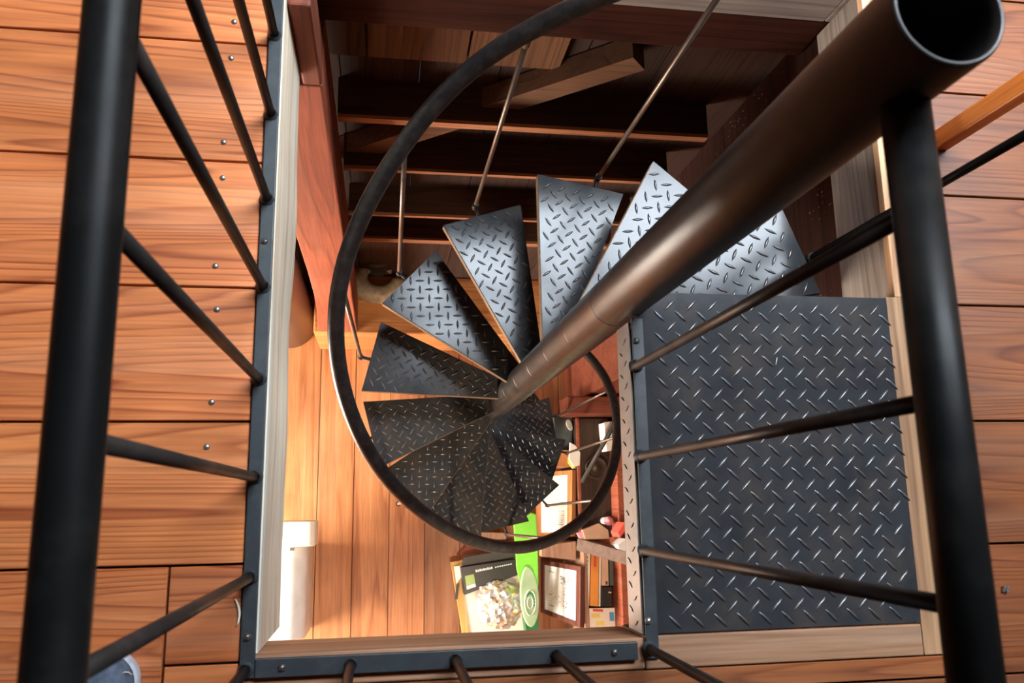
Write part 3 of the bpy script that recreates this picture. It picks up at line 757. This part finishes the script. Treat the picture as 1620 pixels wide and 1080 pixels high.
# green board with a round emblem
gq = [(813, 826), (823, 824), (841, 811), (848, 813), (851, 860), (852, 925), (849, 935), (826, 935), (818, 900)]
root = empty('skimboard', tuple(at(835, 900, -3.5)), 0, 'lime green board with a pale oval emblem near its rounded tip', 'board'); inv = Matrix.Translation(root.location).inverted()
bm = bmesh.new(); slab(bm, [at(a, b, -3.32 - .0006*(b-811)) for a, b in gq], .03, down=(0, 0, -1)); o1 = obj('deck', bm, M['green'], None, bevel=.004)
def ell(cx_, cy_, rx, ry, z, n=26, rot=0): return [at(cx_+rx*math.cos(t)*math.cos(rot)-ry*math.sin(t)*math.sin(rot), cy_+rx*math.cos(t)*math.sin(rot)+ry*math.sin(t)*math.cos(rot), z) for t in [2*PI*i/n for i in range(n)]]
bm = bmesh.new(); slab(bm, ell(838, 944, 14.5, 48, -3.30, rot=-.06), .03, down=(0, 0, -1)); o2 = obj('nose', bm, M['greenpale'], None, bevel=.006, label='pale green tapering tip')
bm = bmesh.new()
for rx, ry in ((8.5, 20), (4.5, 9)):
    a = ell(839, 953, rx, ry, -3.298, 30); tube(bm, a + [a[0]], .0035, 6, cap=False)
o3 = obj('emblem', bm, M['emblem'], None, label='concentric pale oval emblem')
bm = bmesh.new()
for i in range(9):
    t = -2.3+i*.32; p = at(839+6.5*math.cos(t)*1.0, 953+15*math.sin(t), -3.297); box(bm, tuple(p-Vector((.004, .006, .001))), tuple(p+Vector((.004, .006, .001))))
o4 = obj('emblem_lettering', bm, M['greendk'], None)
for o in (o1, o2, o3, o4): o.parent = root; o.matrix_parent_inverse = inv
on('crate', [(830, 975), (852, 970), (852, 1030), (836, 1030)], -3.48, .10, M['greendk'], 'dark green block standing in for the shadow behind the tip of the lime board', 'crate')  # block added to colour in the shadow below the lime board

# framed map
def mapart(bm, q):
    rr = random.Random(4)
    for i in range(110):
        u = rr.uniform(.50, .80); v = rr.choice([rr.uniform(.20, .36), rr.uniform(.20, .36), rr.uniform(.40, .82)])
        if v > .4: u = rr.uniform(.58, .80)
        s = rr.uniform(.008, .022); patch(bm, q, u, v, u+s*1.6, v+s, -.0045, .001)
    for i in range(55):
        u = rr.uniform(.25, .62); v = rr.uniform(.55, .80)+(.0 if u < .5 else -.05); s = rr.uniform(.004, .010); patch(bm, q, u, v, u+s*2, v+s, -.0045, .001)
    for (u, v, w) in ((.22, .185, .12), (.22, .60, .07), (.22, .80, .12)): patch(bm, q, u, v, u+w, v+.016, -.0045, .001)
    for i in range(16): patch(bm, q, .70, .72+.009*i, .82, .7245+.009*i, -.0045, .001)
q = quad([(855, 885), (918, 896), (917, 993), (855, 968)], [-3.68, -3.13, -3.13, -3.68])
framed('framed_map', q, (.10, .085), .03, M['frame_d'], M['paper'], 'map print in a dark wooden frame leaning beside the lime board', 'picture', mapart)
# second framed document
def docart(bm, q):
    for i in range(22): patch(bm, q, .30, .10+.034*i, .30+.44+.05*math.sin(i*3), .1085+.034*i, -.0045, .001)
q = quad([(848, 748), (905, 743), (904, 848), (848, 850)], [-3.66, -3.30, -3.30, -3.66])
framed('framed_document', q, (.13, .07), .03, M['frame_o'], M['cream'], 'typed cream page in an orange wooden frame leaning below the treads', 'picture', docart)
q = quad([(909, 743), (921, 741), (923, 838), (915, 840)], [-3.45, -3.36, -3.36, -3.45])
framed('narrow_frame', q, (.28, .04), .03, M['frame_o'], M['redbeam_x'], 'narrow orange wooden frame stood right of the typed page', 'frame')
on('crate', [(857, 864), (911, 856), (911, 886), (857, 880)], -3.28, .45, M['pinkwood'], 'pinkish plank-sided crate lying behind the dark framed map', 'crate')
on('plank', [(745, 856), (812, 855), (812, 872), (725, 878)], -3.66, .085, M['redbeam_x'], 'reddish board lying between the lime board and the wall of planks', 'board')
on('small_box', [(745, 843), (759, 843), (759, 853), (745, 853)], -3.62, .12, M['cream'], 'small cream box under the lowest treads, left of its pinkish neighbour', 'box')
on('small_box', [(762, 842), (800, 843), (800, 853), (762, 853)], -3.62, .12, M['pinkwood'], 'long pinkish box under the lowest treads beside the cream one', 'box')

# low bookcase with open top, red cap rail
XB, ZB = 1.155, -3.20
ya, yb, yc = at(925, 868, ZB).y, at(925, 1045, ZB).y, .49
root = empty('bookcase', (1.3, (ya+yb)/2, ZF), 0, 'low brown timber bookcase along the right wall holding books', 'bookcase'); inv = Matrix.Translation(root.location).inverted(); bp_ = []
bm = bmesh.new(); box(bm, (XB, yb, ZF), (XB+.022, ya, ZB), (.2, 1, .4)); bp_.append(obj('front_panel', bm, M['pinkwood'], None, bevel=.002))
bm = bmesh.new(); box(bm, (XB+.022, yb, ZB-.30), (1.35, ya, ZB-.28), (.2, 1, .4)); bp_.append(obj('shelf', bm, M['beam_y'], None))
bm = bmesh.new(); box(bm, (1.345, yb, ZF), (1.455, ya+.62, ZB+.10), (.6, 1, .5)); bp_.append(obj('cap_rail', bm, M['post_z'], None, bevel=.004, label='broad red timber rail along the wall side'))
bm = bmesh.new(); a = at(918, 860, ZB+.04); b = at(1002, 884, ZB+.30)
barp(a, b, .075, .07, bm, (.5, 1, .3)); bp_.append(obj('divider', bm, M['divider'], None, bevel=.004, label='grey-brown timber divider crossing the top'))
bm = bmesh.new(); box(bm, (XB+.022, yb-.02, ZF), (1.345, yb, ZB), (.2, 1, .4)); bp_.append(obj('side_panel', bm, M['beam_x'], None))
for o in bp_: o.parent = root; o.matrix_parent_inverse = inv
def book(px, ztop, m, label, thick=.25, group=None, spine=None):
    qq = quad(px, ztop); rt_ = empty('book', tuple((qq[0]+qq[2])/2 - Vector((0, 0, thick))), 0, label, 'book', group); iv = Matrix.Translation(rt_.location).inverted()
    bm = bmesh.new(); slab(bm, qq, thick, down=(0, 0, -1)); o = obj('cover', bm, m, None, bevel=.0015); o.parent = rt_; o.matrix_parent_inverse = iv
    if spine:
        bm = bmesh.new()
        for r_ in spine[1]: patch(bm, qq, *r_, .001, .0008)
        o = obj('spine_marks', bm, spine[0], None); o.parent = rt_; o.matrix_parent_inverse = iv
ZK = ZB-.02
book([(926, 876), (934, 873), (932, 958), (926, 957)], ZK, M['cream'], 'pale narrow book with black edge marks, leftmost in the bookcase', spine=(M['darkitem'], [(.0, .06+.075*i, .5, .10+.075*i) for i in range(12)]))
book([(935.5, 874), (947, 875), (946, 959), (933.5, 958)], ZK, M['orangebook'], 'orange book with a red top, second from the left in the bookcase', spine=(M['red'], [(.35, .02, .75, .26)]))
book([(948, 878), (951, 878), (950, 959), (947.5, 959)], ZK-.01, M['cream'], 'thin white book between the orange and the tan books')
book([(952, 879), (962, 880), (963, 926), (952, 926)], ZK, M['tan'], 'tan book with a small black mark above the black box', spine=(M['darkitem'], [(.55, .85, .85, .97)]))
book([(952, 927.5), (968, 928), (968, 959), (952, 959)], ZK, M['boxblack'], 'square black book below the tan one in the bookcase', spine=(M['tan'], [(.65, .25, .95, .32)]))
book([(964, 880), (970, 882), (971, 926), (965, 926)], ZK-.02, M['greydark'], 'dark grey book beside the tan one', )
book([(928, 962), (973, 961), (975, 1030), (933, 1030)], ZK-.04, M['cream'], 'cream magazine with yellow and blue patches, nearest in the bookcase', thick=.02, spine=(M['yellow'], [(.15, .12, .45, .22), (.3, .30, .6, .40)]))
on('sticker_card', [(964, 968), (971, 968), (972, 982), (965, 982)], ZK-.035, .003, M['blue'], 'small blue card on the cream magazine', 'card')
bm = bmesh.new(); a = at(938, 965, ZK-.03); barp(a, a+Vector((.06, -.005, 0)), .004, .012, bm, None); obj('pencil', bm, M['red'], label='short red pencil across the top of the cream magazine', cat='pencil')

# dark chest with its clutter
yd = at(930, 852, -3.24).y
bm = bmesh.new(); xa = 1.155; box(bm, (xa, ya+.06, ZF), (1.343, .49, -3.24), (.3, 1, .5)); 
root = empty('chest', (1.25, .1, ZF), 0, 'low dark brown chest against the right wall beyond the bookcase', 'chest'); inv = Matrix.Translation(root.location).inverted()
o1 = obj('body', bm, M['panel_z'], None, bevel=.004)
bm = bmesh.new(); box(bm, (xa-.012, ya+.06, -3.2395), (xa+.004, .49, -3.225), (.3, 1, .5)); o2 = obj('edge_strip', bm, M['post_z'], None, label='thin pinkish strip along the front edge')
for o in (o1, o2): o.parent = root; o.matrix_parent_inverse = inv
bm = bmesh.new(); a = at(921, 762, -3.20); b = at(975, 665, -2.92); tube(bm, [a, b], .013, 12); obj('stick', bm, M['darkitem'], label='dark round stick leaning diagonally over the dark chest', cat='stick')
on('note_card', [(956, 668), (968, 666), (969, 712), (960, 713)], -3.1, .13, M['cream'], 'upright cream card on the dark chest near the wall', 'card')
c = at(943, 740, -3.20); bm = bmesh.new(); lathe(bm, (c.x, c.y), [(.0001, -3.238), (.05, -3.235), (.064, -3.21), (.066, -3.19), (.058, -3.19), (.045, -3.215), (.03, -3.20), (.0001, -3.18)], 30)
obj('carved_bowl', bm, M['panel_z'], label='round carved dark wooden bowl on the dark chest', cat='bowl')
c = at(960, 818, -3.16)
root = empty('bottle', (c.x, c.y, -3.24), 0, 'small grey-white bottle with a pink cap on the chest end', 'bottle'); inv = Matrix.Translation(root.location).inverted()
bm = bmesh.new(); lathe(bm, (c.x, c.y-.02), [(.0001, -3.239), (.02, -3.239), (.022, -3.17), (.012, -3.15)], 20); o1 = obj('body', bm, M['white'], None)
bm = bmesh.new(); lathe(bm, (c.x, c.y-.02), [(.012, -3.15), (.024, -3.148), (.026, -3.12), (.0001, -3.108)], 20); o2 = obj('cap', bm, M['pink'], None, label='pink cap')
for o in (o1, o2): o.parent = root; o.matrix_parent_inverse = inv
cb, cq = on('folded_carton', [(922, 838), (948, 828), (962, 838), (964, 852), (926, 853)], -3.10, .04, M['cardboard'], 'open brown card box with pinkish corner sitting at the divider', 'box')
on('sponge', [(914, 843), (925, 838), (930, 850), (921, 856)], -3.12, .04, M['pink'], 'small pink sponge left of the open brown card box', 'sponge')
on('red_folder', [(978, 842), (988, 826), (990, 838), (981, 850)], -2.9, .15, M['red'], 'bright red folder standing by the landing flange', 'folder')
on('white_card', [(978, 862), (990, 852), (990, 872), (979, 868)], -2.9, .15, M['white'], 'grey-white card below the red folder by the landing flange', 'card')
# floor clutter between treads and chest
on('storage_case', [(876, 655), (906, 650), (906, 706), (876, 706)], -3.35, .40, M['greydark'], 'dark grey storage case beside the lowest treads', 'case', bevel=.006)
bm = bmesh.new(); slab(bm, ell(901, 672, 4, 9, -3.335, rot=-.35), .014, down=(0, 0, -1)); obj('oval_plaque', bm, M['cream'], label='small cream oval plaque lying on the dark grey case', cat='plaque')
on('envelope', [(902, 700), (910, 704), (918, 716), (917, 736), (908, 738), (901, 726)], -3.195, .02, M['cream'], 'torn cream envelope under a stair baluster', 'envelope')
on('envelope', [(899, 722), (903, 728), (911, 740), (906, 741), (899, 732)], -3.21, .012, M['yellow'], 'yellow slip sticking out under the torn cream envelope', 'envelope')
on('crate', [(872, 712), (904, 712), (904, 738), (872, 738)], -3.23, .5, M['frame_o'], 'orange-brown crate under the torn cream envelope', 'crate')

# ------------------------------------------------------------------ ROOM SHELL ABOVE AND LIGHT
ZC = 2.7
SX0, SX1, SY0, SY1 = .15, 2.8, 1.3, 2.4
bm = bmesh.new()
for lo, hi in (((-2.55, -2.55, ZC), (SX0, 3.05, ZC+.1)), ((SX1, -2.55, ZC), (3.15, 3.05, ZC+.1)), ((SX0, -2.55, ZC), (SX1, SY0, ZC+.1)), ((SX0, SY1, ZC), (SX1, 3.05, ZC+.1))):
    box(bm, lo, hi, (.3, 1, .4))
struct('ceiling', bm, M['ceil'])
for nm, lo, hi in (('wall_upper_left', (-2.55, -2.5, -.06), (-2.5, 3, ZC)), ('wall_upper_right', (3.1, -2.5, -.06), (3.15, 3, ZC)), ('wall_upper_front', (-2.5, -2.55, -.06), (3.1, -2.5, ZC)), ('wall_upper_back', (-2.5, 3.0, -.06), (3.1, 3.05, ZC))):
    bm = bmesh.new(); box(bm, lo, hi, (.5, 1, .4)); struct(nm, bm, M['upwall'])
# skylight: frame, bar, bright pane
wn = empty('window_1', ((SX0+SX1)/2, (SY0+SY1)/2, ZC), 0, kind='structure'); inv = Matrix.Translation(wn.location).inverted()
bm = bmesh.new()
for lo, hi in (((SX0, SY0, ZC-.02), (SX0+.05, SY1, ZC+.1)), ((SX1-.05, SY0, ZC-.02), (SX1, SY1, ZC+.1)), ((SX0, SY0, ZC-.02), (SX1, SY0+.05, ZC+.1)), ((SX0, SY1-.05, ZC-.02), (SX1, SY1, ZC+.1)), (((SX0+SX1)/2-.02, SY0, ZC), ((SX0+SX1)/2+.02, SY1, ZC+.06))): box(bm, lo, hi, (.2, 1.5, .3))
o1 = obj('window_frame', bm, M['upwall'], None)
bm = bmesh.new(); box(bm, (SX0+.05, SY0+.05, ZC+.07), (SX1-.05, SY1-.05, ZC+.08)); o2 = obj('pane', bm, emis('sky_pane', (.78, .89, 1.0), 46.0), None)
for o in (o1, o2): o.parent = wn; o.matrix_parent_inverse = inv
# lower room daylight: window in the left wall
wn = empty('window_2', (-2.39, -.9, -2.3), 0, kind='structure'); inv = Matrix.Translation(wn.location).inverted()
bm = bmesh.new()
WY0, WY1, WZ0, WZ1 = -1.9, .1, -3.4, -2.2
for lo, hi in (((-2.4, WY0, WZ0), (-2.36, WY0+.06, WZ1)), ((-2.4, WY1-.06, WZ0), (-2.36, WY1, WZ1)), ((-2.4, WY0, WZ0), (-2.36, WY1, WZ0+.06)), ((-2.4, WY0, WZ1-.06), (-2.36, WY1, WZ1)), ((-2.4, (WY0+WY1)/2-.02, WZ0), (-2.37, (WY0+WY1)/2+.02, WZ1))): box(bm, lo, hi, (.2, 1.5, .3))
o1 = obj('window_frame', bm, M['upwall'], None)
bm = bmesh.new(); box(bm, (-2.399, WY0+.06, WZ0+.06), (-2.388, WY1-.06, WZ1-.06)); o2 = obj('pane', bm, emis('day_pane', (1.0, .90, .78), 60.0), None)
for o in (o1, o2): o.parent = wn; o.matrix_parent_inverse = inv
# added spot without a fixture: warms the lower treads, floor and objects
def arealamp(name, loc, rot, sx, sy, p, c):
    l = bpy.data.lights.new(name, 'AREA'); l.shape = 'RECTANGLE'; l.size = sx; l.size_y = sy; l.energy = p; l.color = c
    o = bpy.data.objects.new(name, l); COL.objects.link(o); o.location = loc; o.rotation_euler = rot; return o
pl_ = bpy.data.lights.new('lower_room_fill_spot', 'SPOT'); pl_.energy = 190; pl_.color = (1.0, .80, .58); pl_.shadow_soft_size = .07; pl_.spot_size = R(105); pl_.spot_blend = .7
po = bpy.data.objects.new('lower_room_fill_spot', pl_); COL.objects.link(po); po.location = (.35, -.85, -.45)
po.rotation_euler = (R(12), 0, 0)

w = bpy.data.worlds.new('world'); S.world = w; w.use_nodes = True
w.node_tree.nodes['Background'].inputs[0].default_value = (.5, .6, .75, 1); w.node_tree.nodes['Background'].inputs[1].default_value = .3
S.view_settings.view_transform = 'Standard'; S.view_settings.look = 'None'; S.view_settings.exposure = 0.1; S.view_settings.gamma = 1; S.view_settings.use_curve_mapping = False
